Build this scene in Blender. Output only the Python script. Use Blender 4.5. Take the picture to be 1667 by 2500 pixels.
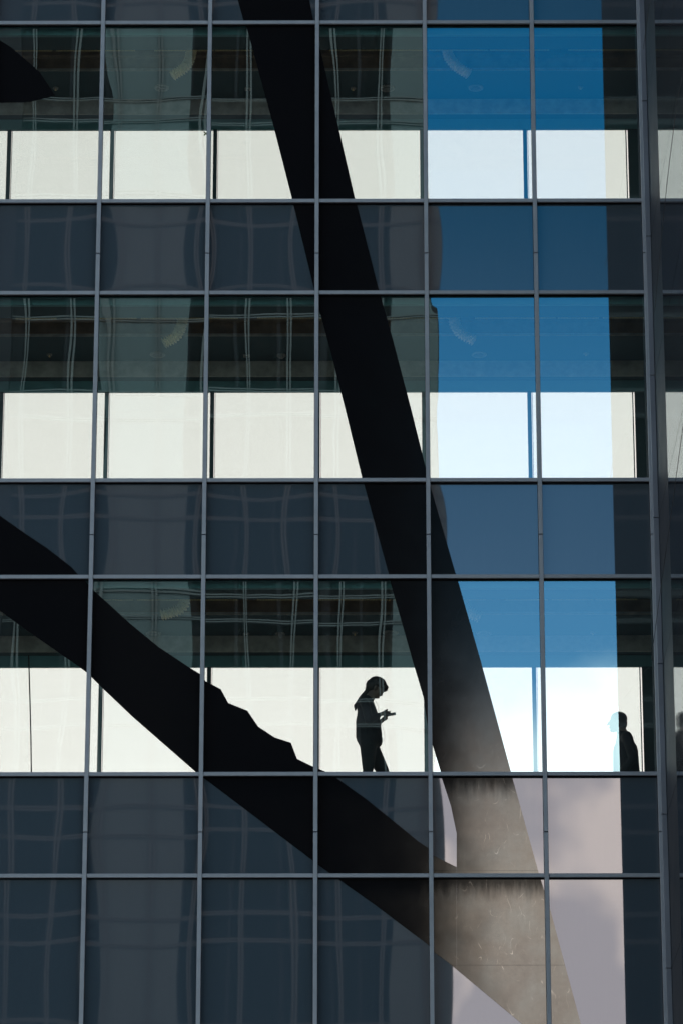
import bpy, bmesh, math, random
from mathutils import Vector, Matrix, noise
from mathutils.geometry import tessellate_polygon

R = math.radians
scene = bpy.context.scene
for o in list(bpy.data.objects):
    bpy.data.objects.remove(o)
C = scene.collection

# ------------------------------------------------------------------ camera
F_PX, TH, YAW = 9637.23, 0.336617, 0.00353          # focal length in pixels of a 1667 px wide frame, pitch, yaw
cam_d = bpy.data.cameras.new('camera')
cam_d.sensor_fit = 'HORIZONTAL'
cam_d.sensor_width = 36.0
cam_d.lens = F_PX / 1667.0 * 36.0
cam_d.clip_start = 0.5
cam_d.clip_end = 4000
cam = bpy.data.objects.new('camera', cam_d)
C.objects.link(cam)
cam.location = (0, 0, 0)
cam.rotation_euler = (math.pi / 2 + TH, 0, YAW)
scene.camera = cam

# ------------------------------------------------------------------ world
SUN_EL, SUN_AZ = R(48), R(14)
world = bpy.data.worlds.new('World')
scene.world = world
world.use_nodes = True


class NT:
    """small helper to write node trees"""
    def __init__(s, tree):
        s.t = tree
        tree.nodes.clear()

    def n(s, kind, props=None, **ins):
        nd = s.t.nodes.new(kind)
        for k, v in (props or {}).items():
            setattr(nd, k, v)
        for k, v in ins.items():
            key = int(k[1:]) if k[0] == 'i' and k[1:].isdigit() else k.replace('_', ' ')
            sock = nd.inputs[key]
            if isinstance(v, bpy.types.NodeSocket):
                s.t.links.new(v, sock)
            else:
                sock.default_value = v
        return nd

    def math(s, op, a, b=0.0, c=0.0, clamp=False):
        return s.n('ShaderNodeMath', {'operation': op, 'use_clamp': clamp}, i0=a, i1=b, i2=c).outputs[0]

    def mix(s, f, a, b):
        return s.n('ShaderNodeMix', {'data_type': 'RGBA'}, i0=f, i6=a, i7=b).outputs[2]

    def smooth(s, v, a, b):
        return s.n('ShaderNodeMapRange', {'interpolation_type': 'SMOOTHSTEP'}, i0=v, i1=a, i2=b, i3=0.0, i4=1.0).outputs[0]

    def lin(s, v, a, b, c=0.0, d=1.0):
        return s.n('ShaderNodeMapRange', {}, i0=v, i1=a, i2=b, i3=c, i4=d).outputs[0]

    def noise(s, vec, scale, detail=3.0, rough=0.5):
        return s.n('ShaderNodeTexNoise', {}, Vector=vec, Scale=scale, Detail=detail, Roughness=rough).outputs[0]


w = NT(world.node_tree)
sky = w.n('ShaderNodeTexSky', {'sky_type': 'NISHITA', 'sun_disc': False, 'sun_elevation': SUN_EL,
                               'sun_rotation': SUN_AZ, 'altitude': 50, 'air_density': 1.0,
                               'dust_density': 0.4, 'ozone_density': 3.0})
tc = w.n('ShaderNodeTexCoord')
dirv = tc.outputs['Generated']
sep = w.n('ShaderNodeSeparateXYZ', {}, i0=dirv)
dx, dy, dz = sep.outputs
blue = w.n('ShaderNodeMix', {'data_type': 'RGBA', 'blend_type': 'MULTIPLY'}, i0=1.0, i6=sky.outputs[0],
           i7=(0.18, 1.70, 2.22, 1)).outputs[2]
# clouds: a bright bank low over the street side, thin cloud all over behind the building
nz = w.noise(w.n('ShaderNodeMapping', {}, Vector=dirv, Scale=(1, 1, 1.6)).outputs[0], 9.0, 5.0, 0.55)
nz2 = w.noise(w.n('ShaderNodeMapping', {}, Vector=dirv, Location=(3.1, 0.4, 0.7), Scale=(1, 1, 0.8)).outputs[0], 24.0, 3.0, 0.5)
edge = w.math('ADD', dz, w.math('MULTIPLY', w.math('SUBTRACT', nz2, 0.5), 0.05))
bank = w.smooth(edge, 0.296, 0.276)
haze_f = w.lin(dz, 0.40, 0.285, 0.0, 0.22)
behind = w.smooth(dy, -0.15, 0.25)
cl_front = w.mix(w.smooth(nz2, 0.46, 0.56), (39.0, 44.5, 44.5, 1), (24.0, 29.0, 32.5, 1))
cl_back = w.mix(w.smooth(dz, 0.24, 0.44), (26.0, 21.6, 21.4, 1), (20.3, 17.3, 17.0, 1))
cl_back = w.mix(w.math('MULTIPLY', w.smooth(nz, 0.4, 0.7), 0.08), cl_back, (16.0, 17.0, 17.2, 1))
s1 = w.mix(haze_f, blue, (14.0, 26.0, 41.0, 1))
s2 = w.mix(bank, s1, cl_front)
s3 = w.mix(behind, s2, cl_back)
bg = w.n('ShaderNodeBackground', {}, Color=s3, Strength=0.1)
wo = w.n('ShaderNodeOutputWorld', {}, Surface=bg.outputs[0])

sun_d = bpy.data.lights.new('sun', 'SUN')
sun_d.energy = 0.9
sun_d.angle = R(12)
sun_d.color = (1.0, 0.95, 0.88)
sun = bpy.data.objects.new('sun', sun_d)
C.objects.link(sun)
sdir = Vector((math.sin(SUN_AZ) * math.cos(SUN_EL), math.cos(SUN_AZ) * math.cos(SUN_EL), math.sin(SUN_EL)))
sun.rotation_euler = sdir.to_track_quat('Z', 'Y').to_euler()
sun.location = (0, 60, 90)

scene.view_settings.view_transform = 'Standard'
scene.view_settings.look = 'None'
scene.view_settings.exposure = 0.0
scene.view_settings.gamma = 1.0
scene.view_settings.use_curve_mapping = False
scene.cycles.max_bounces = 10
scene.cycles.transparent_max_bounces = 16
scene.cycles.glossy_bounces = 5
scene.cycles.use_denoising = True
scene.cycles.sample_clamp_indirect = 6.0
scene.cycles.blur_glossy = 0.0


# ------------------------------------------------------------------ geometry helpers
def at(px, py, Y):
    """the point at depth Y on the line of sight through photo pixel (px, py)"""
    u, v = (px - 833.5) / F_PX, (1250 - py) / F_PX
    f = math.cos(TH) - v * math.sin(TH)
    up = math.sin(TH) + v * math.cos(TH)
    x = math.cos(YAW) * u - math.sin(YAW) * f
    y = math.sin(YAW) * u + math.cos(YAW) * f
    t = Y / y
    return Vector((x * t, Y, up * t))


def tag(o, label=None, cat=None, group=None, kind=None):
    if label: o['label'] = label
    if cat: o['category'] = cat
    if group: o['group'] = group
    if kind: o['kind'] = kind
    return o


def empty(name, loc, label, cat, group=None):
    o = bpy.data.objects.new(name, None)
    o.empty_display_size = 0.3
    C.objects.link(o)
    o.location = loc
    return tag(o, label, cat, group)


def world_loc(o):
    p = Vector((0, 0, 0))
    while o is not None:
        p += o.location
        o = o.parent
    return p


def link(name, bm, mat, parent=None, origin=None, smooth=False):
    """links a bmesh given in world coordinates as one object with its origin at `origin`"""
    if origin is None:
        if bm.verts:
            mn = Vector([min(v.co[i] for v in bm.verts) for i in range(3)])
            mx = Vector([max(v.co[i] for v in bm.verts) for i in range(3)])
            origin = (mn + mx) / 2
        else:
            origin = Vector((0, 0, 0))
    origin = Vector(origin)
    for v in bm.verts:
        v.co -= origin
    me = bpy.data.meshes.new(name)
    bm.to_mesh(me)
    bm.free()
    if smooth:
        for p in me.polygons:
            p.use_smooth = True
    if mat:
        me.materials.append(mat)
    o = bpy.data.objects.new(name, me)
    C.objects.link(o)
    if parent:
        o.parent = parent
        o.location = origin - world_loc(parent)
    else:
        o.location = origin
    return o


def box(bm, x0, x1, y0, y1, z0, z1):
    vs = [bm.verts.new((x, y, z)) for z in (z0, z1) for y in (y0, y1) for x in (x0, x1)]
    for f in ((0, 2, 3, 1), (4, 5, 7, 6), (0, 1, 5, 4), (2, 6, 7, 3), (0, 4, 6, 2), (1, 3, 7, 5)):
        bm.faces.new([vs[i] for i in f])


def boxo(name, x0, x1, y0, y1, z0, z1, mat, parent=None, bevel=0.0):
    bm = bmesh.new()
    box(bm, min(x0, x1), max(x0, x1), min(y0, y1), max(y0, y1), min(z0, z1), max(z0, z1))
    if bevel:
        bmesh.ops.bevel(bm, geom=bm.edges[:], offset=bevel, segments=1, affect='EDGES', profile=0.5)
    return link(name, bm, mat, parent)


def tube(bm, pts, radii, seg=12, cap=True):
    rings = []
    n = len(pts)
    up = Vector((0.01, 1, 0.02))
    for i, p in enumerate(pts):
        p = Vector(p)
        a = Vector(pts[max(0, i - 1)])
        b = Vector(pts[min(n - 1, i + 1)])
        d = (b - a).normalized()
        s = d.cross(up)
        if s.length < 1e-3:
            s = d.cross(Vector((1, 0, 0)))
        s.normalize()
        t = s.cross(d).normalized()
        r = radii[i] if isinstance(radii, (list, tuple)) else radii
        rings.append([bm.verts.new(p + (s * math.cos(q) + t * math.sin(q)) * r)
                      for q in [2 * math.pi * j / seg for j in range(seg)]])
    for i in range(n - 1):
        for j in range(seg):
            bm.faces.new((rings[i][j], rings[i][(j + 1) % seg], rings[i + 1][(j + 1) % seg], rings[i + 1][j]))
    if cap:
        bm.faces.new(rings[0][::-1])
        bm.faces.new(rings[-1])


# ------------------------------------------------------------------ materials
def newmat(name):
    m = bpy.data.materials.new(name)
    m.use_nodes = True
    return m, NT(m.node_tree)


def principled(name, col, rough=0.6, metal=0.0, var=0.0, scale=6.0, bump=0.0, spec=0.5, col2=None):
    m, t = newmat(name)
    tcn = t.n('ShaderNodeTexCoord').outputs['Object']
    c = (*col, 1)
    p = t.n('ShaderNodeBsdfPrincipled', {}, Base_Color=c, Roughness=rough, Metallic=metal)
    p.inputs['Specular IOR Level'].default_value = spec
    if var or col2:
        n1 = t.noise(tcn, scale, 5.0, 0.6)
        dark = tuple(x * (1 - var) for x in col) if not col2 else col2
        cc = t.mix(t.smooth(n1, 0.3, 0.7), (*dark, 1), c)
        t.t.links.new(cc, p.inputs['Base Color'])
        rr = t.lin(n1, 0.2, 0.8, max(0, rough - 0.08), rough + 0.08)
        t.t.links.new(rr, p.inputs['Roughness'])
    if bump:
        n2 = t.noise(tcn, scale * 12, 2.0)
        b = t.n('ShaderNodeBump', {}, Strength=bump, Distance=0.002, Height=n2)
        t.t.links.new(b.outputs[0], p.inputs['Normal'])
    t.n('ShaderNodeOutputMaterial', {}, Surface=p.outputs[0])
    return m


def glass_mat(name, tint, refl_col, fac, backing=None, grain=0.0, dirt=0.0):
    """pane: mirror coat mixed with clear tinted glass, or with an opaque painted back"""
    m, t = newmat(name)
    obj = t.n('ShaderNodeTexCoord').outputs['Object']
    if backing:
        gn = t.noise(obj, 260.0, 2.0)
        bc = t.mix(t.lin(gn, 0.3, 0.7), tuple(x * 0.8 for x in backing) + (1,), tuple(x * 1.25 for x in backing) + (1,))
        base = t.n('ShaderNodeBsdfDiffuse', {}, Color=bc, Roughness=0.5)
    else:
        base = t.n('ShaderNodeBsdfTransparent', {}, Color=(*tint, 1))
    gl = t.n('ShaderNodeBsdfGlossy', {'distribution': 'GGX'}, Color=(*refl_col, 1), Roughness=0.012 if backing else 0.0)
    lw = t.n('ShaderNodeLayerWeight', {}, Blend=0.35)
    f = t.lin(lw.outputs['Facing'], 0.0, 1.0, fac, min(1.0, fac * 2.2))
    if grain:
        g = t.noise(obj, 420.0, 1.0)
        f = t.math('MULTIPLY', f, t.lin(g, 0.2, 0.8, 1 - grain, 1 + grain))
    mx = t.n('ShaderNodeMixShader', {}, i0=f, i1=base.outputs[0], i2=gl.outputs[0])
    out = mx
    if dirt:
        # dust washed down the pane in faint streaks
        st = t.noise(t.n('ShaderNodeMapping', {}, Vector=obj, Scale=(9, 1, 0.7)).outputs[0], 3.0, 4.0, 0.6)
        dd = t.math('MULTIPLY', t.smooth(st, 0.5, 0.8), dirt)
        df = t.n('ShaderNodeBsdfDiffuse', {}, Color=(0.30, 0.29, 0.27, 1))
        out = t.n('ShaderNodeMixShader', {}, i0=dd, i1=mx.outputs[0], i2=df.outputs[0])
    t.n('ShaderNodeOutputMaterial', {}, Surface=out.outputs[0])
    return m


YG_ = 45.0


def film_mat():
    """printed matt-black film with a soft sheen, scuffs and rain streaks"""
    m, t = newmat('black film')
    geo = t.n('ShaderNodeNewGeometry').outputs['Position']
    base = t.n('ShaderNodeBsdfDiffuse', {}, Color=(0.004, 0.0042, 0.005, 1))
    blot = t.noise(geo, 2.4, 5.0, 0.6)
    sm = t.n('ShaderNodeMapping', {}, Vector=geo, Scale=(1.0, 1.0, 0.12)).outputs[0]
    streak = t.noise(sm, 12.0, 6.0, 0.7)
    # scratches: thin contour lines of warped noise
    wv = t.n('ShaderNodeTexNoise', {}, Vector=geo, Scale=2.2, Detail=2.0)
    wp = t.n('ShaderNodeVectorMath', {'operation': 'MULTIPLY_ADD'}, i0=wv.outputs['Color'], i1=(0.35, 0, 0.35), i2=geo).outputs[0]

    def scr(scale, loc, width, rot):
        q = t.n('ShaderNodeMapping', {}, Vector=wp, Location=loc, Scale=(1.0, 0.05, 0.35), Rotation=(0, rot, 0)).outputs[0]
        a = t.noise(q, scale, 0.0)
        line = t.math('ABSOLUTE', t.math('SUBTRACT', a, 0.5))
        k = t.smooth(line, width, 0.0)
        gate = t.smooth(t.noise(geo, 3.0 + rot, 3.0), 0.5, 0.62)
        gate2 = t.smooth(t.noise(q, scale * 2.3, 1.0), 0.48, 0.6)
        return t.math('MULTIPLY', k, t.math('MULTIPLY', gate, gate2))
    s = scr(4.0, (0.6, 0, 2.0), 0.006, 0.3)
    for a_ in ((6.0, (2.1, 0, 7.0), 0.008, 1.2), (9.0, (4.0, 0, 1.0), 0.010, 2.3), (7.0, (9.0, 0, 3.0), 0.008, 0.8)):
        s = t.math('ADD', s, scr(*a_), clamp=True)
    sp = t.n('ShaderNodeSeparateXYZ', {}, i0=geo).outputs
    # worn lower right end; reflectance raised there to bring out the mirrored cloud's brown
    wn = t.math('MULTIPLY', t.math('SUBTRACT', t.noise(geo, 1.6, 5.0), 0.5), 0.9)
    wx = t.smooth(t.math('ADD', sp[0], wn), 0.75, 1.85)
    wz = t.smooth(t.math('ADD', sp[2], wn), 15.3, 11.4)
    worn = t.math('MULTIPLY', wx, wz)  # wear mask; also raises the reflectance for the mirrored cloud
    # shade under the transoms, painted into the film's reflectance, with streaks of grime
    shade_grime = None
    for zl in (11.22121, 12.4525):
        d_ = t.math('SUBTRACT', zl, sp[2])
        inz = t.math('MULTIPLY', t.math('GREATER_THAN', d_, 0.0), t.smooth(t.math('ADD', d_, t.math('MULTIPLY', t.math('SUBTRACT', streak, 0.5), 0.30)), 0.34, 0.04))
        shade_grime = inz if shade_grime is None else t.math('ADD', shade_grime, inz, clamp=True)
    fine = t.noise(geo, 14.0, 6.0, 0.7)
    fac = t.math('MULTIPLY', t.lin(blot, 0.3, 0.7, 0.094, 0.118), t.lin(worn, 0, 1, 0.10, 1.0))
    fac = t.math('MULTIPLY', fac, t.lin(fine, 0.3, 0.7, 0.93, 1.06))
    fac = t.math('MULTIPLY', fac, t.lin(streak, 0.3, 0.7, 0.97, 1.03))
    fac = t.math('MULTIPLY', fac, t.math('SUBTRACT', 1.0, t.math('MULTIPLY', shade_grime, 0.85)))
    for py_, w_ in ((2358, 0.005), (2127, 0.004)):
        ln = t.smooth(t.math('ABSOLUTE', t.math('SUBTRACT', sp[2], at(1200, py_, YG_).z)), w_, w_ * 0.3)
        fac = t.math('MULTIPLY', fac, t.math('SUBTRACT', 1.0, t.math('MULTIPLY', ln, 0.4)))
    fac = t.math('ADD', fac, t.math('MULTIPLY', t.math('MULTIPLY', s, worn), 0.095))
    col = t.mix(t.smooth(blot, 0.35, 0.7), (1.0, 0.73, 0.57, 1), (0.97, 0.76, 0.62, 1))
    rough = t.lin(blot, 0.2, 0.8, 0.07, 0.11)
    g = t.n('ShaderNodeBsdfGlossy', {'distribution': 'GGX'}, Color=col, Roughness=rough)
    mx = t.n('ShaderNodeMixShader', {}, i0=fac, i1=base.outputs[0], i2=g.outputs[0])
    t.n('ShaderNodeOutputMaterial', {}, Surface=mx.outputs[0])
    return m


M = {}
M['alu'] = principled('anodised aluminium', (0.215, 0.220, 0.228), 0.5, 0.0, 0.14, 3.0, 0.15, 0.4)
M['column'] = principled('dark grey column metal', (0.13, 0.135, 0.15), 0.45, 0.0, 0.2, 1.4, 0.1, 0.5)
M['gasket'] = principled('black gasket', (0.004, 0.004, 0.005), 0.9, spec=0.1)
M['vision'] = glass_mat('coated vision glass', (0.54, 0.62, 0.59), (0.80, 0.99, 1.0), 0.23, dirt=0.003)
M['spandrel'] = glass_mat('back painted spandrel glass', None, (1.0, 0.77, 0.74), 0.118, backing=(0.038, 0.056, 0.068), grain=0.12, dirt=0.01)
M['clear'] = glass_mat('clear rear glass', (0.93, 0.96, 0.95), (1, 1, 1), 0.04)
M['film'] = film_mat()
M['ceil'] = principled('dark ceiling board', (0.006, 0.05, 0.065), 0.7, 0, 0.15, 2.0)
M['soffit'] = principled('grey soffit', (0.10, 0.27, 0.29), 0.6, 0, 0.15, 2.0)
M['brown'] = principled('brown mineral board', (0.42, 0.27, 0.18), 0.8, 0, 0.45, 4.0)
M['band'] = principled('worn bulkhead plaster', (0.60, 0.54, 0.48), 0.75, 0, 0.4, 5.0)
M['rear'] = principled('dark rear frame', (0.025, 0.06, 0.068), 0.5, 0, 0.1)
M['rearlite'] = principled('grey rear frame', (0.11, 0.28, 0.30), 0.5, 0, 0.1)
M['floor'] = principled('interior floor', (0.13, 0.12, 0.11), 0.5, 0, 0.15)
M['brass'] = principled('perforated brass trim', (0.95, 0.66, 0.30), 0.35, 0.0, 0.0)
M['foil'] = principled('aluminium foil hose', (0.95, 0.80, 0.50), 0.3, 0.2, 0.1, 30)
M['white'] = principled('white plastic', (0.32, 0.32, 0.30), 0.5)
M['lamp'] = principled('frosted lamp cover', (0.16, 0.17, 0.17), 0.35)
M['cable'] = principled('black cable', (0.008, 0.008, 0.009), 0.6)
M['plinth'] = principled('plinth stone', (0.25, 0.24, 0.23), 0.8, 0, 0.3, 1.5, 0.3)
M['opp_wall'] = principled('grey cladding', (0.078, 0.145, 0.16), 0.6, 0, 0.16, 0.25)
M['opp_wall2'] = principled('darker grey cladding', (0.030, 0.038, 0.045), 0.8, 0, 0.16, 0.25, spec=0.1)
M['opp_frame'] = principled('light grey frame', (0.085, 0.13, 0.14), 0.5, 0, 0.1, 2.0)
M['opp_glass'] = principled('dark window', (0.003, 0.005, 0.006), 0.7, 0, 0.3, 0.4, 0, 0.1)
M['opp_dark'] = principled('dark ribbed cladding', (0.012, 0.015, 0.018), 0.5, 0, 0.3, 0.3)
M['paving'] = principled('paving', (0.20, 0.195, 0.185), 0.85, 0, 0.3, 0.5, 0.2)
M['mirror'] = None
m, t = newmat('polished dark wall panel')
ob = t.n('ShaderNodeTexCoord').outputs['Object']
base = t.n('ShaderNodeBsdfDiffuse', {}, Color=(0.018, 0.02, 0.024, 1))
wav = t.noise(t.n('ShaderNodeMapping', {}, Vector=ob, Scale=(1, 2.2, 0.06)).outputs[0], 2.0, 3.0)
bp = t.n('ShaderNodeBump', {}, Strength=0.25, Distance=0.004, Height=wav)
gl = t.n('ShaderNodeBsdfGlossy', {}, Color=(0.9, 0.95, 0.98, 1), Roughness=0.055, Normal=bp.outputs[0])
mx = t.n('ShaderNodeMixShader', {}, i0=0.56, i1=base.outputs[0], i2=gl.outputs[0])
t.n('ShaderNodeOutputMaterial', {}, Surface=mx.outputs[0])
M['mirror'] = m
M['matt'] = principled('matt dark wall panel', (0.02, 0.024, 0.028), 0.6, 0, 0.2, 1.0, spec=0.1)

# ------------------------------------------------------------------ ground
bm = bmesh.new()
box(bm, -1500, 1500, -1500, 1500, -2.6, -1.6)
tag(link('ground', bm, M['paving'], None, (0, 0, -1.6)), 'grey paved ground around the glass building', 'ground', kind='structure')

# ------------------------------------------------------------------ the glass building
YG = 45.0            # outer glass plane
W = 1.35             # window module
X0 = -3.162762       # axis of the mullion at the left of the photo
Z0, H, HS = 11.22121, 3.685264, 2.453972
DEP = 2.160772
K0, K1 = -4, 5       # mullions K0..K1
XL, XR = X0 + K0 * W, X0 + K1 * W
MW = 0.049           # face width of mullions
TWD = 0.046

bld = empty('glass_building', (XL, YG, -1.6),
            'glass-fronted building with grey aluminium grid, see-through windows and dark glass bands between storeys', 'building')


def zsill(fl): return Z0 + fl * H - HS
def zhead(fl): return Z0 + fl * H


rows = [('spandrel_panel', zsill(0), zhead(0))]
for fl in range(1, 5):
    rows.append(('spandrel_panel', zhead(fl - 1), zsill(fl)))
    rows.append(('window', zsill(fl), zhead(fl)))
ZTOP = zhead(4)

rnd = random.Random(7)


def pane(name, x0, x1, z0, z1, mat, seed, kind, calm=1.0):
    """one sheet of slightly bowed and wavy glass (bow of a few tenths of a millimetre)"""
    nx, nz = 22, 34
    cx, cz = (x0 + x1) / 2, (z0 + z1) / 2
    hw, hh = (x1 - x0) / 2, (z1 - z0) / 2
    rr = random.Random(seed)
    bow = rr.uniform(0.00040, 0.00075) * (1 if rr.random() < 0.8 else -0.6) if kind == 'spandrel_panel' else rr.uniform(0.00012, 0.00032) * rr.choice((1, 1, -1))
    wav = 0.00032 if kind == 'spandrel_panel' else 0.00036
    off = Vector((rr.uniform(0, 50), rr.uniform(0, 50), rr.uniform(0, 50)))
    tx, tz = calm * rr.uniform(-0.0006, 0.0006), calm * rr.uniform(-0.0005, 0.0005)
    wav *= calm
    bow *= calm
    bm = bmesh.new()
    g = []
    for j in range(nz + 1):
        row = []
        for i in range(nx + 1):
            u, v = -1 + 2 * i / nx, -1 + 2 * j / nz
            h = bow * (1 - u * u) * (1 - v * v * 0.999)
            h += wav * noise.noise(off + Vector((u * hw * 1.3, 0, v * hh * 0.9)))
            h += wav * 0.16 * noise.noise(off + Vector((u * hw * 5.0, 3, v * hh * 1.1)))
            if kind == 'window':   # pinched rim and roller wave of a sealed unit
                h += 0.00022 * (abs(u) ** 8) + 0.00018 * (abs(v) ** 10)
                h += wav * 0.10 * noise.noise(off + Vector((u * hw * 1.2, 9, v * hh * 5.0)))
            h += tx * u * hw + tz * v * hh
            row.append(bm.verts.new((cx + u * hw, YG - h, cz + v * hh)))
        g.append(row)
    for j in range(nz):
        for i in range(nx):
            bm.faces.new((g[j][i], g[j][i + 1], g[j + 1][i + 1], g[j + 1][i]))
    return link(name, bm, mat, bld, smooth=True)


panes = []
seed = 11
for kind, z0, z1 in rows:
    for k in range(K0, K1):
        x0, x1 = X0 + k * W, X0 + (k + 1) * W
        seed += 1
        pane(kind, x0 + 0.004, x1 - 0.004, z0 + 0.004, z1 - 0.004, M['vision' if kind == 'window' else 'spandrel'], seed, kind, 0.12 if k == 4 else 1.0)
        panes.append((k, z0, z1))

# transoms (a cap over a gasket; its black paints in the shaded underside) between mullions
for z in sorted(set([r[1] for r in rows] + [ZTOP])):
    for k in range(K0, K1):
        x0, x1 = X0 + k * W + MW / 2 + 0.002, X0 + (k + 1) * W - MW / 2 - 0.002
        tr = boxo('transom', x0, x1, YG - 0.068, YG - 0.035, z - TWD / 2, z + TWD / 2, M['alu'], bld, bevel=0.002)
        bm = bmesh.new()
        box(bm, x0, x1, YG - 0.034, YG - 0.002, z - TWD / 2 - 0.007, z - TWD / 2 - 0.001)
        box(bm, x0, x1, YG - 0.034, YG - 0.002, z - TWD / 2 - 0.0005, z + TWD / 2)
        link('gasket', bm, M['gasket'], tr)
# mullions, jointed once per storey in the dark bands
zj = [-1.6, at(775, 2036, YG).z]
for i in range(3):
    zj.append(zj[-1] + H)
zj[2] = at(775, 1310, YG).z
zj[3] = at(775, 623, YG).z
zj[4] = ZTOP + 0.05
for k in range(K0, K1 + 1):
    x = X0 + k * W
    for a, b in zip(zj[:-1], zj[1:]):
        mu = boxo('mullion', x - MW / 2, x + MW / 2, YG - 0.08, YG - 0.028, a + 0.006, b - 0.006, M['alu'], bld, bevel=0.002)
        boxo('gasket', x - MW / 2 - 0.004, x + MW / 2 + 0.004, YG - 0.0275, YG - 0.002, a, b, M['gasket'], mu)

# plinth, roof, side walls
boxo('base_wall', XL, XR, YG - 0.05, YG + DEP + 0.1, -1.6, zsill(0) - 0.03, M['plinth'], bld)
boxo('side_wall', XL - 0.3, XL - 0.03, YG - 0.05, YG + DEP + 0.1, -1.6, ZTOP + 0.3, M['column'], bld)
boxo('roof', XL - 0.02, XR + 0.3, YG + 0.02, YG + DEP + 0.1, ZTOP + 0.05, ZTOP + 0.35, M['column'], bld)

# interior of each storey
YF = YG + DEP


def zat(py, Y, fl=3):
    """height, relative to that storey's head, of pixel row py of the top storey at depth Y"""
    return at(833, py, Y).z - zhead(3)


zc = zat(85, YG + 0.12)
floors_z = {}
for fl in range(1, 5):
    zh = zhead(fl)
    zf = zsill(fl) - 0.28
    floors_z[fl] = zf
    x0, x1 = XL, XR + 0.25
    boxo('floor_slab', x0, x1, YG + 0.03, YF + 0.06, zf - 0.2, zf, M['floor'], bld)
    boxo('blind_box', x0, x1, YG + 0.10, YG + 0.16, zh + zc, zh + 0.25, M['soffit'], bld)
    boxo('ceiling_strip', x0, x1, YG + 0.162, YG + 0.54, zh + zc + 0.002, zh + zc + 0.03, M['ceil'], bld)
    boxo('ceiling_board', x0, x1, YG + 1.14, YG + 2.0, zh + zc, zh + zc + 0.03, M['ceil'], bld)
    boxo('void_beam', x0, x1, YG + 1.30, YG + 1.36, zh + zc + 0.032, zh + 0.45, M['brown'], bld)
    bm = bmesh.new()
    tube(bm, [(x0, YG + 1.16, zh + zc + 0.22), (x1, YG + 1.16, zh + zc + 0.22)], 0.03, 10)
    link('conduit', bm, M['brown'], bld, smooth=True)
    boxo('void_top', x0, x1, YG + 0.17, YG + 2.0, zh + 0.46, zh + 0.5, M['brown'], bld)
    zb = at(833, 276, YG + 2.0).z - zhead(3)
    boxo('bulkhead', x0, x1, YG + 2.001, YG + 2.03, zh + zb, zh + 0.3, M['band'], bld)
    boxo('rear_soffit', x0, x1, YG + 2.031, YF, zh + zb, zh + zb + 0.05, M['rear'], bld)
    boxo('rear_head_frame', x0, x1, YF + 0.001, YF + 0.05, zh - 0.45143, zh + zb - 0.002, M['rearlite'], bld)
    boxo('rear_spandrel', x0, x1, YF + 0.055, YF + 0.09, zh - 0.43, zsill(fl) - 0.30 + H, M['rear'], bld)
    # lit edge of perforated trim at the slot
    bm = bmesh.new()
    xx = x0 + 0.2
    rr = random.Random(fl)
    while xx < XR - 0.02:
        run = rr.choice((0.5, 0.75, 1.0, 1.2))
        q = xx
        while q < min(xx + run, XR):
            box(bm, q, q + 0.013, YG + 0.532, YG + 0.5395, zh + zc - 0.014, zh + zc + 0.0015)
            q += 0.019
        xx += run + rr.choice((0.03, 0.06, 0.25))
    link('perforated_trim', bm, M['brass'], bld)
    boxo('slot_lip', x0, x1, YG + 1.128, YG + 1.138, zh + zc - 0.004, zh + zc + 0.03, M['band'], bld)
    # rear glazing bars and panes
    for k in range(K0, K1 + 1):
        xf = -3.166729 + k * W + 0.0
        if k == K1:
            p0 = at(1530, 400, YF).x
            boxo('rear_bar', p0 - 0.008, p0 + 0.004, YF, YF + 0.05, zf, zh - 0.453, M['rear'], bld)
            boxo('rear_post', p0 + 0.022, p0 + 0.15, YF, YF + 0.05, zf, zh - 0.453, M['rear'], bld)
        else:
            boxo('rear_bar', xf - 0.026, xf + 0.026, YF, YF + 0.05, zf, zh - 0.453, M['rear'], bld)
            bm = bmesh.new()
            box(bm, xf + 0.034, xf + 0.040, YF + 0.01, YF + 0.04, zf, zh - 0.453)
            link('rear_bead', bm, M['rear'], bld)
        if k < K1:
            boxo('rear_window', xf + 0.042, xf + W - 0.028, YF + 0.022, YF + 0.03, zf, zh - 0.453, M['clear'], bld)

# ------------------------------------------------------------------ black film bands on the glass
YS = YG - 0.006
steep = [(581.4, 0), (596.4, 53.6), (603, 67), (616, 114), (634, 182), (668, 307), (715, 491), (718, 504), (766, 701),
         (780, 758), (803.6, 844), (843, 1000), (884.6, 1171), (889, 1184), (949.5, 1405), (952, 1419), (1011, 1628),
         (1033, 1702.5), (1041.5, 1762), (1055, 1818.5), (1075.7, 1886.6), (1078, 1900), (1100, 1968), (1114, 2034.4), (1114, 2118),
         (1114, 2368), (1272, 2500), (1392, 2600), (1444, 2600), (1417, 2500), (1342.4, 2221.6), (1321, 2153.5), (1315.6, 2136.5),
         (1250, 1900), (1246.7, 1885.3), (1174.4, 1619.5), (1117, 1417), (1113, 1405.5), (1050, 1187), (1003.6, 1000),
         (959, 830), (930, 727), (926, 714), (872.5, 504), (868, 491), (826.8, 312.5), (803.6, 214), (780, 111), (766, 53.6),
         (755.4, 0), (712, -180), (538, -180)]
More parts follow.
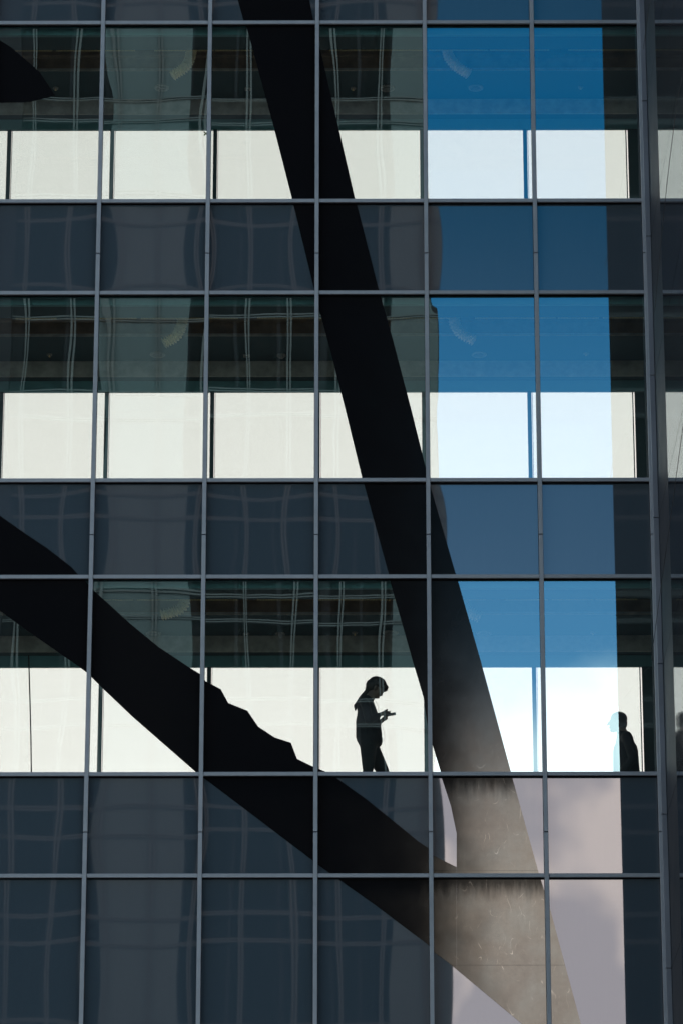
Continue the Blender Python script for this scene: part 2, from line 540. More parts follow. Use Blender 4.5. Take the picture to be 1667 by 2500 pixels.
low = [(-200, 1125), (0, 1259), (59, 1301), (116, 1339), (175, 1385), (193, 1405.7), (209, 1420), (230, 1443), (268, 1477), (318, 1523),
       (387.5, 1580), (461, 1629), (489, 1646), (502, 1663.5), (539.4, 1683), (557.4, 1716.7), (604.5, 1735.8), (631, 1775),
       (671, 1801), (710.5, 1814), (725.8, 1853.7), (764, 1872), (800, 1887), (819.6, 1899), (894, 1952), (959, 2004.6),
       (1020.5, 2055), (1043.5, 2070.5), (1057, 2089.7), (1113.8, 2117.9), (1113.8, 2367.8), (1093.6, 2351), (1059.5, 2326), (1043.5, 2307),
       (909.5, 2206), (831, 2151), (810, 2136), (777.5, 2113), (764, 2102), (502, 1903), (480, 1887), (321, 1748), (252, 1682),
       (225, 1655), (212.5, 1643), (193, 1628), (68, 1541), (0, 1491), (-200, 1350)]
tip = [(-120, 40), (0, 97), (27, 114), (59, 141), (95, 172.5), (116, 203.6), (134, 232), (111, 237.5), (71, 248), (0, 249.5), (-120, 246)]


def clip(poly, inside, cut):
    out = []
    for i in range(len(poly)):
        a, b = poly[i - 1], poly[i]
        ia, ib = inside(a), inside(b)
        if ia != ib: out.append(cut(a, b))
        if ib: out.append(b)
    return out


def clip_rect(poly, x0, x1, z0, z1):
    def cx(v): return lambda a, b: (v, a[1] + (b[1] - a[1]) * (v - a[0]) / (b[0] - a[0]))
    def cz(v): return lambda a, b: (a[0] + (b[0] - a[0]) * (v - a[1]) / (b[1] - a[1]), v)
    for ins, cut in ((lambda p: p[0] >= x0, cx(x0)), (lambda p: p[0] <= x1, cx(x1)), (lambda p: p[1] >= z0, cz(z0)), (lambda p: p[1] <= z1, cz(z1))):
        poly = clip(poly, ins, cut)
        if len(poly) < 3: return []
    return poly


def graphic(name, pts, label):
    P = [at(x, y, YS) for x, y in pts]
    poly = [(p.x, p.z) for p in P]
    c = Vector((sum(p[0] for p in poly) / len(poly), YS, min(p[1] for p in poly)))
    root = empty(name, c, label, 'graphic', 'black film bands stuck across the glass front')
    for k, z0, z1 in panes:
        q = clip_rect(poly, X0 + k * W + 0.012, X0 + (k + 1) * W - 0.012, z0 + 0.012, z1 - 0.012)
        if len(q) < 3: continue
        area = sum(q[i - 1][0] * q[i][1] - q[i][0] * q[i - 1][1] for i in range(len(q))) / 2
        if abs(area) < 2e-3: continue
        bm = bmesh.new()
        f = [bm.verts.new((x, YS, z)) for x, z in q]
        b = [bm.verts.new((x, YS + 0.003, z)) for x, z in q]
        for tri in tessellate_polygon([[Vector((x, z, 0)) for x, z in q]]):
            if len(set(tri)) < 3: continue
            try:
                bm.faces.new([f[i] for i in tri])
                bm.faces.new([b[i] for i in reversed(tri)])
            except ValueError:
                pass
        for i in range(len(q)):
            bm.faces.new((f[i - 1], f[i], b[i], b[i - 1]))
        bmesh.ops.recalc_face_normals(bm, faces=bm.faces[:])
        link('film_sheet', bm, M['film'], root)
    return root


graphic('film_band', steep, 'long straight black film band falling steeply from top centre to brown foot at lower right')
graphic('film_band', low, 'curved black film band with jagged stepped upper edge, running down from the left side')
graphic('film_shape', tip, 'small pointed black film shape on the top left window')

# ------------------------------------------------------------------ wing wall at the right
xc0, xc1 = at(1571.5, 500, YG).x, at(1584.5, 500, YG).x
wing = empty('wing_building', (xc1 + 1.5, YG - 4, -1.6),
             'dark mirror-like wing wall with grey corner column coming forward at the right edge', 'building')
zq = [at(1590, y, YG).z for y in (1997, 1630, 1274, 927, 588, 258)]
step = (zq[-1] - zq[0]) / 5
zz = [-1.6] + [zq[0] - step * i for i in (3, 2, 1)] + zq + [zq[-1] + step * i for i in (1, 2, 3, 4, 5)]
for a, b in zip(zz[:-1], zz[1:]):
    boxo('column_panel', xc0, xc1 - 0.003, YG - 0.16, YG + 0.3, a + 0.004, b - 0.004, M['column'], wing, bevel=0.003)
    y = YG - 0.0
    for ln in (1.6, 2.0, 2.0, 2.1):
        boxo('wall_panel', xc1, xc1 + 0.03, y - ln + 0.004, y - 0.004, a + 0.005, b - 0.005, M['matt' if ln < 2 else 'mirror'], wing)
        y -= ln
boxo('core', xc1 + 0.035, xc1 + 6, YG - 7.68, YG + 2, -1.6, zz[-1], M['gasket'], wing)
boxo('column_core', xc0 + 0.01, xc1 - 0.01, YG - 0.14, YG + 0.28, -1.6, zz[-1] - 0.01, M['gasket'], wing)
boxo('return_seal', XR + MW / 2 + 0.003, xc0 - 0.002, YG - 0.06, YG + 0.05, -1.6, zz[-1], M['gasket'], wing)


# ------------------------------------------------------------------ things on and over the ceilings
WN = {3: 'top', 2: 'middle', 1: 'lowest'}
ON = ['first', 'second', 'third', 'fourth', 'fifth', 'sixth']


def bay(x): return ON[max(0, min(5, int(math.floor((x - X0) / W)) + 1))]


def ring(bm, c, r, r2, z, seg=28):
    """lathed flat ring hanging at height z with a raised lens"""
    prof = [(r, 0.0), (r, -0.012), (r * 0.93, -0.018), (r2 * 1.04, -0.016), (r2, -0.006), (r2 * 0.5, -0.004), (0.001, -0.003)]
    rs = []
    for pr, pz in prof:
        rs.append([bm.verts.new((c.x + pr * math.cos(2 * math.pi * j / seg), c.y + pr * math.sin(2 * math.pi * j / seg), z + pz)) for j in range(seg)])
    for a, b in zip(rs[:-1], rs[1:]):
        for j in range(seg):
            bm.faces.new((a[j], a[(j + 1) % seg], b[(j + 1) % seg], b[j]))


def ceil_pt(x, y, fl):
    """point of the ceiling board seen at this pixel"""
    z = zhead(fl) + zc
    Y = YG + 1.5
    for _ in range(6):
        p = at(x, y, Y)
        Y *= z / p.z
    return Vector((at(x, y, Y).x, Y, z))


def fixture(kind, x, y, fl):
    p = ceil_pt(x, y, fl)
    wh = '%s window of the %s row' % (bay(p.x), WN[fl])
    if kind == 'light':
        o = empty('ceiling_light', p, 'large round recessed ceiling light seen through the %s' % wh, 'ceiling light', 'round ceiling lights')
        bm = bmesh.new(); ring(bm, p, 0.098, 0.066, p.z - 0.001); link('trim_ring', bm, M['white'], o, smooth=True)
        bm = bmesh.new()
        bmesh.ops.create_uvsphere(bm, u_segments=20, v_segments=8, radius=0.055)
        for v in bm.verts: v.co = Vector((p.x + v.co.x, p.y + v.co.y, p.z - 0.014 + v.co.z * 0.22))
        link('lens', bm, M['lamp'], o, smooth=True)
    elif kind == 'sprinkler':
        o = empty('sprinkler', p, 'small round sprinkler head seen through the %s' % wh, 'sprinkler', 'ceiling sprinklers')
        bm = bmesh.new(); ring(bm, p, 0.036, 0.016, p.z - 0.001, 18); link('cover_plate', bm, M['white'], o, smooth=True)
        bm = bmesh.new(); tube(bm, [p + Vector((0, 0, -0.004)), p + Vector((0, 0, -0.035))], 0.006, 8)
        tube(bm, [p + Vector((0, 0, -0.035)), p + Vector((0, 0, -0.038))], 0.014, 10)
        link('nozzle', bm, M['brass'], o)
    elif kind == 'square':
        o = empty('exit_fitting', p, 'small square ceiling fitting seen through the %s' % wh, 'ceiling fitting', 'square ceiling fittings')
        boxo('plate', p.x - 0.042, p.x + 0.042, p.y - 0.042, p.y + 0.042, p.z - 0.022, p.z - 0.001, M['white'], o, bevel=0.005)
        boxo('lens', p.x - 0.015, p.x + 0.015, p.y - 0.015, p.y + 0.015, p.z - 0.030, p.z - 0.0225, M['gasket'], o, bevel=0.003)
    else:
        o = empty('smoke_detector', p, 'domed smoke detector seen through the %s' % wh, 'smoke detector', 'smoke detectors')
        bm = bmesh.new(); ring(bm, p, 0.062, 0.045, p.z - 0.001, 24); link('base', bm, M['white'], o, smooth=True)
        bm = bmesh.new()
        bmesh.ops.create_uvsphere(bm, u_segments=20, v_segments=10, radius=0.04)
        for v in bm.verts: v.co = Vector((p.x + v.co.x, p.y + v.co.y, p.z - 0.018 + v.co.z * 0.85))
        link('dome', bm, M['white'], o, smooth=True)


for fl, items in {3: [('light', 395, 212), ('light', 945, 213), ('light', 1161, 212), ('sprinkler', 136, 213), ('sprinkler', 862, 213), ('sprinkler', 1417, 210), ('square', 606, 214)],
                  2: [('light', 385, 864), ('light', 1169, 864), ('sprinkler', 121, 864), ('sprinkler', 1430, 861), ('square', 602, 866), ('dome', 687, 866)],
                  1: [('light', 375, 1546), ('light', 953, 1544), ('light', 1181, 1545), ('sprinkler', 866, 1544), ('sprinkler', 1447, 1543), ('square', 601, 1547), ('dome', 685, 1547)]}.items():
    for kd, x, y in items:
        fixture(kd, x, y, fl)


def hose(pts, fl):
    Y = YG + 0.95
    P = [at(x, y, Y) for x, y in pts]
    # Catmull-Rom through the points, then corrugated radius
    Q = []
    n = len(P)
    for i in range(n - 1):
        a, b, c, d = P[max(0, i - 1)], P[i], P[i + 1], P[min(n - 1, i + 2)]
        for s in range(26):
            u = s / 26
            Q.append(0.5 * ((2 * b) + (c - a) * u + (2 * a - 5 * b + 4 * c - d) * u * u + (3 * b - a - 3 * c + d) * u ** 3))
    rr = random.Random(fl * 7 + int(pts[0][0]))
    rad = []
    L = 0
    for i, q in enumerate(Q):
        if i: L += (q - Q[i - 1]).length
        rad.append(0.058 + 0.015 * math.sin(L * 2 * math.pi / 0.034) + rr.uniform(-0.002, 0.002))
    bm = bmesh.new()
    tube(bm, Q, rad, 20)
    for v in bm.verts:
        v.co += Vector((rr.uniform(-1, 1), rr.uniform(-1, 1), rr.uniform(-1, 1))) * 0.0022
    o = link('air_hose', bm, M['foil'], None)
    tag(o, 'crinkled silver air hose in the ceiling slot of the %s window of the %s row' % (bay(o.location.x), WN[fl]),
        'air hose', 'silver flexible air hoses')


hose([(470, 92), (468, 120), (462, 146), (448, 166), (420, 184)], 3)
hose([(1087, 92), (1090, 118), (1098, 142), (1116, 162), (1145, 180)], 3)
hose([(449, 750), (447, 775), (441, 800), (428, 822), (400, 838)], 2)
hose([(1104, 745), (1107, 772), (1112, 796), (1128, 816), (1158, 832)], 2)
hose([(452, 1430), (453, 1455), (448, 1478), (430, 1492), (392, 1503)], 1)
hose([(1118, 1430), (1122, 1455), (1128, 1476), (1142, 1494), (1172, 1508)], 1)

# small tape cross stuck inside the top row glass
p = at(503, 325, YG + 0.03)
bm = bmesh.new()
for sgn in (1, -1):
    d = Vector((0.026, 0, 0.026 * sgn)); nrm = Vector((-0.006 * sgn, 0, 0.006))
    f = [p + d + nrm, p - d + nrm, p - d - nrm, p + d - nrm]
    vs = [bm.verts.new(v + Vector((0, 0.001 * sgn, 0))) for v in f] + [bm.verts.new(v + Vector((0, 0.0018 + 0.001 * sgn, 0))) for v in f]
    for q in ((0, 1, 2, 3), (7, 6, 5, 4), (0, 4, 5, 1), (1, 5, 6, 2), (2, 6, 7, 3), (3, 7, 4, 0)):
        bm.faces.new([vs[i] for i in q])
tag(link('tape_cross', bm, principled('yellow tape', (0.30, 0.26, 0.04), 0.6)), 'tiny yellow tape cross at the top right corner of the second top row window', 'tape')


def cable(name, pts, Y, r, label, cat='cable', grp=None):
    P = []
    q = [at(x, y, Y if Y else 45 * 748 / (x - 833) * 0.975 * (1 + (750 - y) * -0.00004)) for x, y in pts]
    for a, b in zip(q[:-1], q[1:]):
        for s in range(8):
            P.append(a.lerp(b, s / 8))
    P.append(q[-1])
    bm = bmesh.new()
    tube(bm, P, r, 8)
    o = link(name, bm, M['cable'], None, smooth=True)
    return tag(o, label, cat, grp)


cable('hanging_rod', [(70, 1600), (73, 1700), (75.5, 1800), (77, 1915)], YG + 1.4, 0.008, 'thin dark vertical rod inside the lowest row window at the far left', 'rod')
cable('guy_cable', [(1666, 180), (1652, 250), (1632, 410), (1618, 540), (1604, 690), (1598, 760)], None, 0.0035, 'thin black cable slanting across the mirror wall at the top right', 'cable', 'cables hanging before the wing wall')
cable('guy_cable', [(1690, 860), (1667, 1040), (1640, 1240), (1617, 1405), (1604, 1500), (1590, 1610)], None, 0.0035, 'thin black cable slanting across the mirror wall at middle height', 'cable', 'cables hanging before the wing wall')
cable('guy_cable', [(1640, -420), (1610, -170), (1586, 0), (1579, 51), (1570, 118)], None, 0.0035, 'short end of thin black cable by the corner column at the top edge', 'cable', 'cables hanging before the wing wall')

# ------------------------------------------------------------------ buildings across the street (seen mirrored in the glass)
YO = -27.0
opp = empty('office_block', (-9, YO, -1.6), 'grey clad office block with window grid, seen only mirrored in the left and middle glass', 'building')
OX = 2.62
boxo('wall', -26, OX, YO - 14, YO, -1.6, 70, M['opp_wall2'], opp)
zt = []
ob_k = 0
strips = [(-26.0, -20.6, 'w'), (-20.6, -15.2, 'g'), (-15.2, -13.3, 'w'), (-13.3, -10.6, 'c'), (-10.6, -7.9, 'g'), (-7.9, -5.25, 'w'), (-5.25, -0.9, 'g'), (-0.9, 1.15, 'g'), (1.15, OX, 'w')]
FH = 3.4
for xa, xb, kd in strips:
    if kd == 'w':
        boxo('cladding', xa + 0.02, xb - 0.02, YO + 0.001, YO + 0.12, -1.6, 69.9, M['opp_wall'], opp)
    if kd == 'c':
        boxo('pier', xa + 0.3, xb - 0.3, YO + 0.001, YO + 0.5, -1.6, 69.9, M['opp_wall2'], opp)
bm_f = bmesh.new()
bm_f2 = bmesh.new()
z = 20.3
flo = 0
while z < 66:
    for xa, xb, kd in strips:
        if kd == 'g' and xa > -12:
            if flo < 12:
                nn = max(1, int(round((xb - xa) / 1.35)))
                for j in range(nn):
                    a = xa + (xb - xa) * j / nn
                    b = xa + (xb - xa) * (j + 1) / nn
                    boxo('window', a + 0.06, b - 0.06, YO + 0.001, YO + 0.03, z + 0.9, z + FH - 0.06, M['opp_glass'], opp)
                    if flo % 3 != 1:
                        boxo('lower_window', a + 0.06, b - 0.06, YO + 0.001, YO + 0.03, z + 0.06, z + 0.78, M['opp_glass'], opp)
    for zz_ in (z, z + 0.84):
        for d_ in (-0.045, 0.03):
            box(bm_f, -20, OX - 0.002, YO + 0.125, YO + 0.16, zz_ + d_, zz_ + d_ + 0.04)
    z += FH
    flo += 1
link('horizontal_frame', bm_f, M['opp_frame'], opp)
x = -19.95 + 0.9
while x < OX:
    for d_ in (-0.06, 0.035):
        box(bm_f2, x + d_, x + d_ + 0.05, YO + 0.165, YO + 0.20, 18, 69)
    x += 1.42
link('vertical_frame', bm_f2, M['opp_frame'], opp)

tw = empty('dark_tower', (14, YO, -1.6), 'dark ribbed tower seen only mirrored in the glass at the right', 'building')
TX = 10.32
boxo('wall', TX, 24, YO - 12, YO, -1.6, 78, M['opp_dark'], tw)
rr = random.Random(4)
x = TX + 0.1
while x < 20:
    boxo('rib', x, x + rr.choice((0.05, 0.12, 0.2)), YO + 0.001, YO + 0.12, -1.6, 77.9, M['opp_wall2'] if rr.random() < 0.35 else M['opp_dark'], tw)
    x += rr.uniform(0.45, 0.95)


# ------------------------------------------------------------------ people
def remeshed(name, prims, mat, parent, voxel, smooth_it=4):
    """one continuous surface grown over capsules and ellipsoids (local to parent)"""
    bm = bmesh.new()
    for p in prims:
        if p[0] == 'c':
            _, a, ra, b, rb = p
            a, b = Vector(a), Vector(b)
            n = 9
            pts, rad = [], []
            d = (b - a)
            L = d.length
            d.normalize()
            for i in range(5):
                q = math.pi / 2 * (1 - i / 4)
                pts.append(a - d * ra * math.sin(q)); rad.append(max(1e-4, ra * math.cos(q)))
            for i in range(1, n):
                pts.append(a.lerp(b, i / n)); rad.append(ra + (rb - ra) * i / n)
            for i in range(5):
                q = math.pi / 2 * i / 4
                pts.append(b + d * rb * math.sin(q)); rad.append(max(1e-4, rb * math.cos(q)))
            tube(bm, pts, rad, 14)
        else:
            _, c, r, rot = p
            geom = bmesh.ops.create_uvsphere(bm, u_segments=24, v_segments=16, radius=1.0)['verts']
            Mx = Matrix.Translation(Vector(c)) @ Matrix.Rotation(rot, 4, 'Y') @ Matrix.Diagonal((*r, 1))
            for v in geom: v.co = Mx @ v.co
    me = bpy.data.meshes.new(name)
    bm.to_mesh(me); bm.free()
    tmp = bpy.data.objects.new('tmp', me)
    C.objects.link(tmp)
    md = tmp.modifiers.new('r', 'REMESH'); md.mode = 'VOXEL'; md.voxel_size = voxel; md.use_smooth_shade = True
    sm = tmp.modifiers.new('s', 'SMOOTH'); sm.iterations = smooth_it; sm.factor = 0.5
    dg = bpy.context.evaluated_depsgraph_get()
    dg.update()
    me2 = bpy.data.meshes.new_from_object(tmp.evaluated_get(dg))
    bpy.data.objects.remove(tmp)
    me2.name = name
    me2.materials.clear()
    me2.materials.append(mat)
    o = bpy.data.objects.new(name, me2)
    C.objects.link(o)
    if parent: o.parent = parent
    return o


skin = principled('skin', (0.16, 0.10, 0.075), 0.6)
jacket = principled('dark jacket cloth', (0.012, 0.014, 0.018), 0.85, 0, 0.3, 20)
trouser = principled('dark trouser cloth', (0.014, 0.018, 0.022), 0.85, 0, 0.3, 20)
hairm = principled('dark hair', (0.018, 0.013, 0.010), 0.5, 0, 0.3, 60)
shoe = principled('dark shoe leather', (0.02, 0.02, 0.02), 0.5)


def hand(prims, wrist, palm, sgn, curl, side):
    """palm, four bent fingers of unequal length and a thumb leaving the side of the palm"""
    wrist, palm = Vector(wrist), Vector(palm)
    d = (palm - wrist).normalized()
    lat = Vector((0, 1, 0))
    prims.append(('c', wrist, 0.024, palm, 0.027))
    prims.append(('e', palm + d * 0.01, (0.042, 0.034, 0.016), -math.atan2(d.z, d.x)))
    dn = Vector((0, 0, -1)) if curl > 0 else Vector((0, 0, 1))
    for i, ln in enumerate((0.062, 0.072, 0.068, 0.052)):
        o = lat * (0.026 - 0.0175 * i) * side
        a = palm + d * 0.040 + o
        b = a + d * ln * 0.5 + dn * ln * 0.12
        c = b + d * ln * 0.22 + dn * ln * 0.35 + lat * side * 0.004
        prims.append(('c', a, 0.0085, b, 0.0080))
        prims.append(('c', b, 0.0080, c, 0.0068))
    t0 = palm - d * 0.012 + lat * 0.024 * side
    t1 = t0 + d * 0.028 + lat * 0.012 * side - dn * 0.018
    t2 = t1 + d * 0.030 - lat * 0.012 * side - dn * 0.008
    prims.append(('c', t0, 0.012, t1, 0.010))
    prims.append(('c', t1, 0.010, t2, 0.008))


# woman with phone: x to the right (the way she faces), z up from her floor
wz = floors_z[1]
HW = 1.60
Yw = YG + 0.55
for _ in range(20):      # find the depth at which her head top meets its pixel
    Yw *= (wz + HW) / at(920, 1653, Yw).z
Yw = max(YG + 0.35, min(YG + 1.7, Yw))
ptop = at(840 + 560 / 8.713, 1700, Yw)
woman = empty('person', (ptop.x, Yw, wz), 'person with ponytail in dark jacket looking down at a phone held in both hands', 'person')
B = []
B += [('e', (0.075, 0, 1.485), (0.092, 0.074, 0.108), 0.62), ('e', (0.10, 0, 1.425), (0.060, 0.058, 0.085), 0.55),
      ('c', (0.055, 0, 1.36), 0.030, (0.082, 0, 1.352), 0.026),                     # jaw, chin
      ('c', (0.128, 0, 1.405), 0.010, (0.134, 0, 1.370), 0.0105),                    # nose
      ('c', (0.100, 0.012, 1.362), 0.012, (0.100, -0.012, 1.362), 0.012),            # mouth
      ('e', (0.132, 0.028, 1.42), (0.012, 0.014, 0.010), 0), ('e', (0.132, -0.028, 1.42), (0.012, 0.014, 0.010), 0),
      ('e', (0.055, 0.075, 1.44), (0.018, 0.010, 0.030), 0.5), ('e', (0.055, -0.075, 1.44), (0.018, 0.010, 0.030), 0.5),
      ('c', (0.03, 0, 1.40), 0.052, (-0.045, 0, 1.27), 0.060)]
B += [('c', (-0.05, 0, 1.20), 0.10, (-0.03, 0, 0.9), 0.10), ('c', (-0.06, 0.12, 1.22), 0.05, (-0.06, -0.12, 1.22), 0.05),
      ('c', (-0.02, 0.05, 0.86), 0.08, (-0.02, -0.05, 0.86), 0.08)]
SL, SR = (-0.06, -0.165, 1.20), (-0.06, 0.165, 1.20)
EL, ER = (-0.02, -0.20, 0.99), (0.00, 0.20, 0.97)
WL, WR = (0.118, -0.05, 1.118), (0.118, 0.055, 1.055)
for s_, e_, w_ in ((SL, EL, WL), (SR, ER, WR)):
    B += [('c', s_, 0.042, e_, 0.036), ('c', e_, 0.036, w_, 0.024)]
hand(B, WL, (0.160, -0.032, 1.137), 1, 1, -1)
hand(B, WR, (0.165, 0.032, 1.090), 1, -1, 1)
HL, HR = (-0.03, -0.08, 0.82), (-0.01, 0.08, 0.82)
KL, KR = (-0.032, -0.08, 0.44), (0.150, 0.075, 0.44)
AL, AR = (-0.055, -0.08, 0.09), (0.205, 0.075, 0.09)
for h_, k_, a_ in ((HL, KL, AL), (HR, KR, AR)):
    B += [('c', h_, 0.060, k_, 0.050), ('c', k_, 0.048, a_, 0.036), ('c', a_, 0.034, (a_[0] + 0.12, a_[1], 0.035), 0.028)]
remeshed('body', B, skin, woman, 0.006, 2)
J = [('c', (-0.050, 0, 1.225), 0.105, (-0.030, 0, 1.05), 0.145), ('c', (-0.030, 0.0, 1.05), 0.148, (-0.020, 0, 0.86), 0.158),
     ('c', (-0.020, 0.03, 0.86), 0.155, (-0.020, -0.03, 0.80), 0.135), ('c', (-0.020, 0.05, 0.78), 0.115, (-0.025, -0.05, 0.76), 0.115),
     ('c', (-0.07, 0.13, 1.235), 0.060, (-0.07, -0.13, 1.235), 0.060), ('c', (-0.040, 0, 1.30), 0.078, (-0.06, 0, 1.22), 0.105),
     ('e', (0.09, 0, 0.81), (0.052, 0.10, 0.085), 0), ('e', (-0.10, 0, 1.22), (0.066, 0.10, 0.10), 0)]
for s_, e_, w_ in ((SL, EL, WL), (SR, ER, WR)):
    w2 = Vector(e_).lerp(Vector(w_), 0.80)
    J += [('c', s_, 0.055, e_, 0.052), ('c', e_, 0.050, w2, 0.036)]
remeshed('jacket', J, jacket, woman, 0.008, 3)
T = [('c', (-0.018, 0.055, 0.78), 0.108, (-0.018, -0.055, 0.78), 0.108)]
T += [('c', (-0.028, -0.07, 0.74), 0.104, (-0.032, -0.08, 0.44), 0.068), ('c', (-0.032, -0.08, 0.44), 0.064, (-0.06, -0.08, 0.12), 0.052),
      ('c', (0.0, 0.07, 0.73), 0.108, (0.148, 0.075, 0.44), 0.074), ('c', (0.148, 0.075, 0.44), 0.070, (0.20, 0.075, 0.12), 0.052)]
remeshed('trousers', T, trouser, woman, 0.008, 3)
for a_ in (AL, AR):
    remeshed('shoe', [('c', (a_[0] - 0.02, a_[1], 0.045), 0.042, (a_[0] + 0.14, a_[1], 0.035), 0.032), ('c', (a_[0], a_[1], 0.10), 0.045, (a_[0], a_[1], 0.05), 0.045)], shoe, woman, 0.008, 2)
Hh = [('e', (0.085, 0, 1.512), (0.112, 0.086, 0.090), 0.42), ('e', (0.168, 0, 1.458), (0.042, 0.062, 0.050), 0.7), ('e', (0.03, 0, 1.49), (0.09, 0.083, 0.088), 0.2),
      ('c', (0.0, 0, 1.49), 0.062, (-0.045, 0, 1.42), 0.026), ('c', (-0.045, 0, 1.42), 0.026, (-0.115, 0, 1.34), 0.024),
      ('c', (-0.115, 0.01, 1.34), 0.024, (-0.170, 0.02, 1.25), 0.024), ('c', (-0.175, 0.02, 1.25), 0.026, (-0.182, 0.02, 1.19), 0.010),
      ('c', (-0.185, 0.03, 1.255), 0.014, (-0.200, 0.03, 1.225), 0.004)]
remeshed('hair', Hh, hairm, woman, 0.006, 2)
# phone held in her hands
ph0 = Vector((ptop.x + 0.17, Yw + 0.0, wz + 1.118))
bm = bmesh.new()
box(bm, -0.075, 0.075, -0.037, 0.037, -0.008, 0.008)
bmesh.ops.bevel(bm, geom=bm.edges[:], offset=0.004, segments=2, affect='EDGES', profile=0.6)
bmesh.ops.rotate(bm, verts=bm.verts[:], cent=(0, 0, 0), matrix=Matrix.Rotation(R(-9), 3, 'Y'))
for v in bm.verts: v.co += Vector((ptop.x + 0.226, Yw, wz + 1.128))
ph = link('phone', bm, principled('dark phone case', (0.015, 0.02, 0.03), 0.3))
tag(ph, 'dark phone held out level in the hands of the person looking down', 'phone')
bm = bmesh.new()
box(bm, -0.066, 0.066, -0.033, 0.033, 0.0082, 0.0090)
bmesh.ops.rotate(bm, verts=bm.verts[:], cent=(0, 0, 0), matrix=Matrix.Rotation(R(-9), 3, 'Y'))
for v in bm.verts: v.co += Vector((ptop.x + 0.226, Yw, wz + 1.128))
link('screen', bm, principled('phone screen', (0.01, 0.012, 0.015), 0.1), ph)
# earphone wire
P = [(0.03, 1.33), (0.055, 1.28), (0.088, 1.20), (0.10, 1.12), (0.13, 0.98), (0.158, 0.90), (0.168, 0.83), (0.155, 0.78), (0.12, 0.75)]
pts = []
for i in range(len(P) - 1):
    for s in range(6):
        u = s / 6
        a, b, c, d = P[max(0, i - 1)], P[i], P[i + 1], P[min(len(P) - 1, i + 2)]
        q = [0.5 * ((2 * b[j]) + (c[j] - a[j]) * u + (2 * a[j] - 5 * b[j] + 4 * c[j] - d[j]) * u * u + (3 * b[j] - a[j] - 3 * c[j] + d[j]) * u ** 3) for j in (0, 1)]
        pts.append((ptop.x + q[0], Yw - 0.10, wz + q[1]))
bm = bmesh.new()
tube(bm, pts, 0.0012, 6)
tag(link('earphone_wire', bm, M['white'], None, smooth=True), 'thin pale earphone wire hanging in front of the person with the phone', 'earphones')

# man walking to the left, half lost behind the mirrored cloud
HM = 1.70
Ym = YG + 1.7
for _ in range(20):
    Ym *= (wz + HM) / at(1506, 1738.5, Ym).z
Ym = max(YG + 0.4, min(YF - 0.35, Ym))
pm = at(1508, 1760, Ym)
HM = at(1506, 1738.5, Ym).z - wz
man = empty('person', (pm.x, Ym, wz), 'person in dark coat walking left, face and chest washed out by the mirrored cloud', 'person')
q = HM
B = [('e', (0.0, 0, q - 0.105), (0.096, 0.078, 0.104), -0.1), ('e', (-0.045, 0, q - 0.165), (0.062, 0.060, 0.092), -0.1),
     ('c', (-0.060, 0, q - 0.235), 0.034, (-0.078, 0, q - 0.238), 0.026), ('c', (-0.112, 0, q - 0.135), 0.010, (-0.130, 0, q - 0.168), 0.012),
     ('c', (-0.100, 0.014, q - 0.202), 0.013, (-0.100, -0.014, q - 0.202), 0.013),
     ('e', (-0.100, 0.03, q - 0.125), (0.012, 0.014, 0.010), 0), ('e', (-0.100, -0.03, q - 0.125), (0.012, 0.014, 0.010), 0),
     ('e', (0.0, 0.080, q - 0.145), (0.018, 0.010, 0.032), 0), ('e', (0.0, -0.080, q - 0.145), (0.018, 0.010, 0.032), 0),
     ('c', (0.02, 0, q - 0.19), 0.058, (0.075, 0, q - 0.32), 0.068), ('c', (0.08, 0, q - 0.42), 0.12, (0.11, 0, q - 0.80), 0.115),
     ('c', (0.09, 0.14, q - 0.36), 0.06, (0.09, -0.14, q - 0.36), 0.06)]
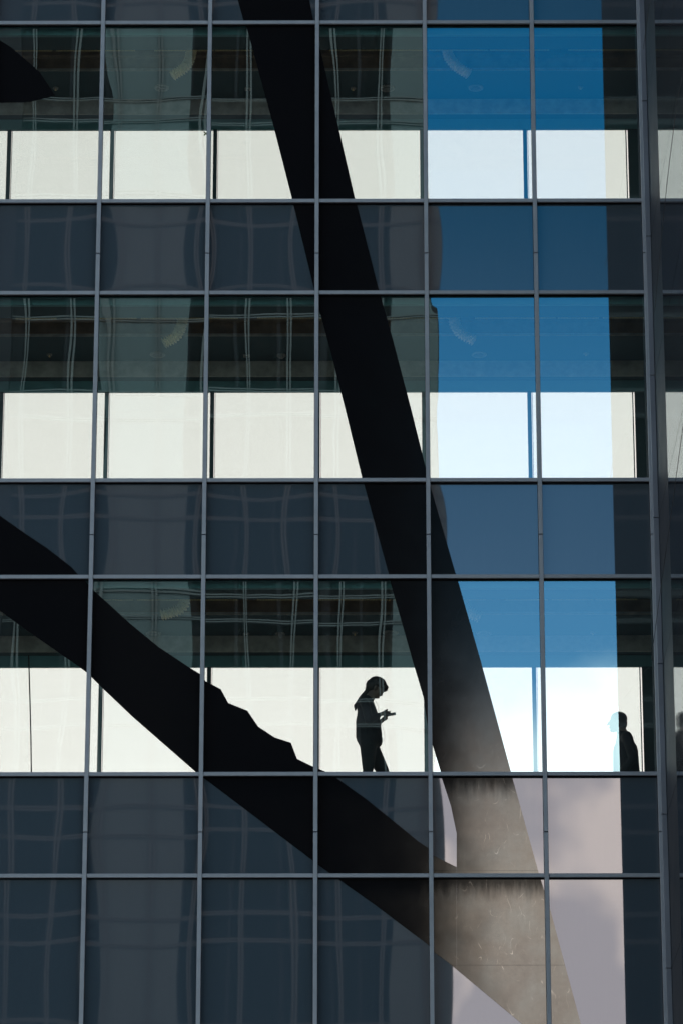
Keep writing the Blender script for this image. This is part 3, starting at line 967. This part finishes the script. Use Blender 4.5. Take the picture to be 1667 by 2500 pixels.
for sy, sw in ((-1, 0.10), (1, -0.14)):
    sh = Vector((0.09, sy * 0.20, q - 0.37)); el = Vector((0.13 + sw * 0.3, sy * 0.235, q - 0.66)); wr = Vector((0.05 - sw * 0.6, sy * 0.22, q - 0.88))
    B += [('c', sh, 0.05, el, 0.042), ('c', el, 0.040, wr, 0.028)]
    d = Vector((-0.15, 0, -1)).normalized()
    hand(B, wr, wr + Vector((-0.04, 0, -0.06)), 1, 1, sy)
    hip = Vector((0.11, sy * 0.09, q - 0.86)); kn = Vector((0.08 - sw * 1.3, sy * 0.09, 0.47)); an = Vector((0.10 - sw * 2.2, sy * 0.09, 0.09))
    B += [('c', hip, 0.07, kn, 0.052), ('c', kn, 0.050, an, 0.04), ('c', an, 0.038, an + Vector((-0.14, 0, -0.05)), 0.03)]
remeshed('body', B, skin, man, 0.006, 2)
J = [('c', (0.078, 0, q - 0.345), 0.105, (0.085, 0, q - 0.50), 0.150), ('c', (0.085, 0, q - 0.50), 0.155, (0.09, 0, q - 0.78), 0.165),
     ('c', (0.09, 0.03, q - 0.78), 0.165, (0.08, 0, q - 0.95), 0.180), ('c', (0.09, 0.15, q - 0.37), 0.075, (0.09, -0.15, q - 0.37), 0.075),
     ('c', (0.045, 0, q - 0.275), 0.066, (0.09, 0, q - 0.36), 0.10)]
for sy, sw in ((-1, 0.10), (1, -0.14)):
    sh = Vector((0.09, sy * 0.20, q - 0.37)); el = Vector((0.13 + sw * 0.3, sy * 0.235, q - 0.66)); wr = Vector((0.05 - sw * 0.6, sy * 0.22, q - 0.88))
    J += [('c', sh, 0.066, el, 0.058), ('c', el, 0.056, el.lerp(wr, 0.9), 0.044)]
remeshed('coat', J, jacket, man, 0.008, 3)
T = [('c', (0.10, 0.05, q - 0.86), 0.12, (0.10, -0.05, q - 0.86), 0.12)]
for sy, sw in ((-1, 0.10), (1, -0.14)):
    hip = Vector((0.11, sy * 0.09, q - 0.88)); kn = Vector((0.08 - sw * 1.3, sy * 0.09, 0.47)); an = Vector((0.10 - sw * 2.2, sy * 0.09, 0.11))
    T += [('c', hip, 0.11, kn, 0.075), ('c', kn, 0.073, an, 0.058)]
    remeshed('shoe', [('c', an + Vector((0.02, 0, -0.06)), 0.045, an + Vector((-0.17, 0, -0.075)), 0.034), ('c', an, 0.046, an + Vector((0, 0, -0.05)), 0.046)], shoe, man, 0.008, 2)
remeshed('trousers', T, trouser, man, 0.008, 3)
Hh = [('e', (0.015, 0, q - 0.093), (0.104, 0.088, 0.096), -0.1), ('e', (0.045, 0, q - 0.15), (0.072, 0.080, 0.085), 0.0)]
remeshed('hair', Hh, hairm, man, 0.006, 2)
print('WOMAN depth', Yw - YG, 'MAN depth', Ym - YG, 'H', HM)
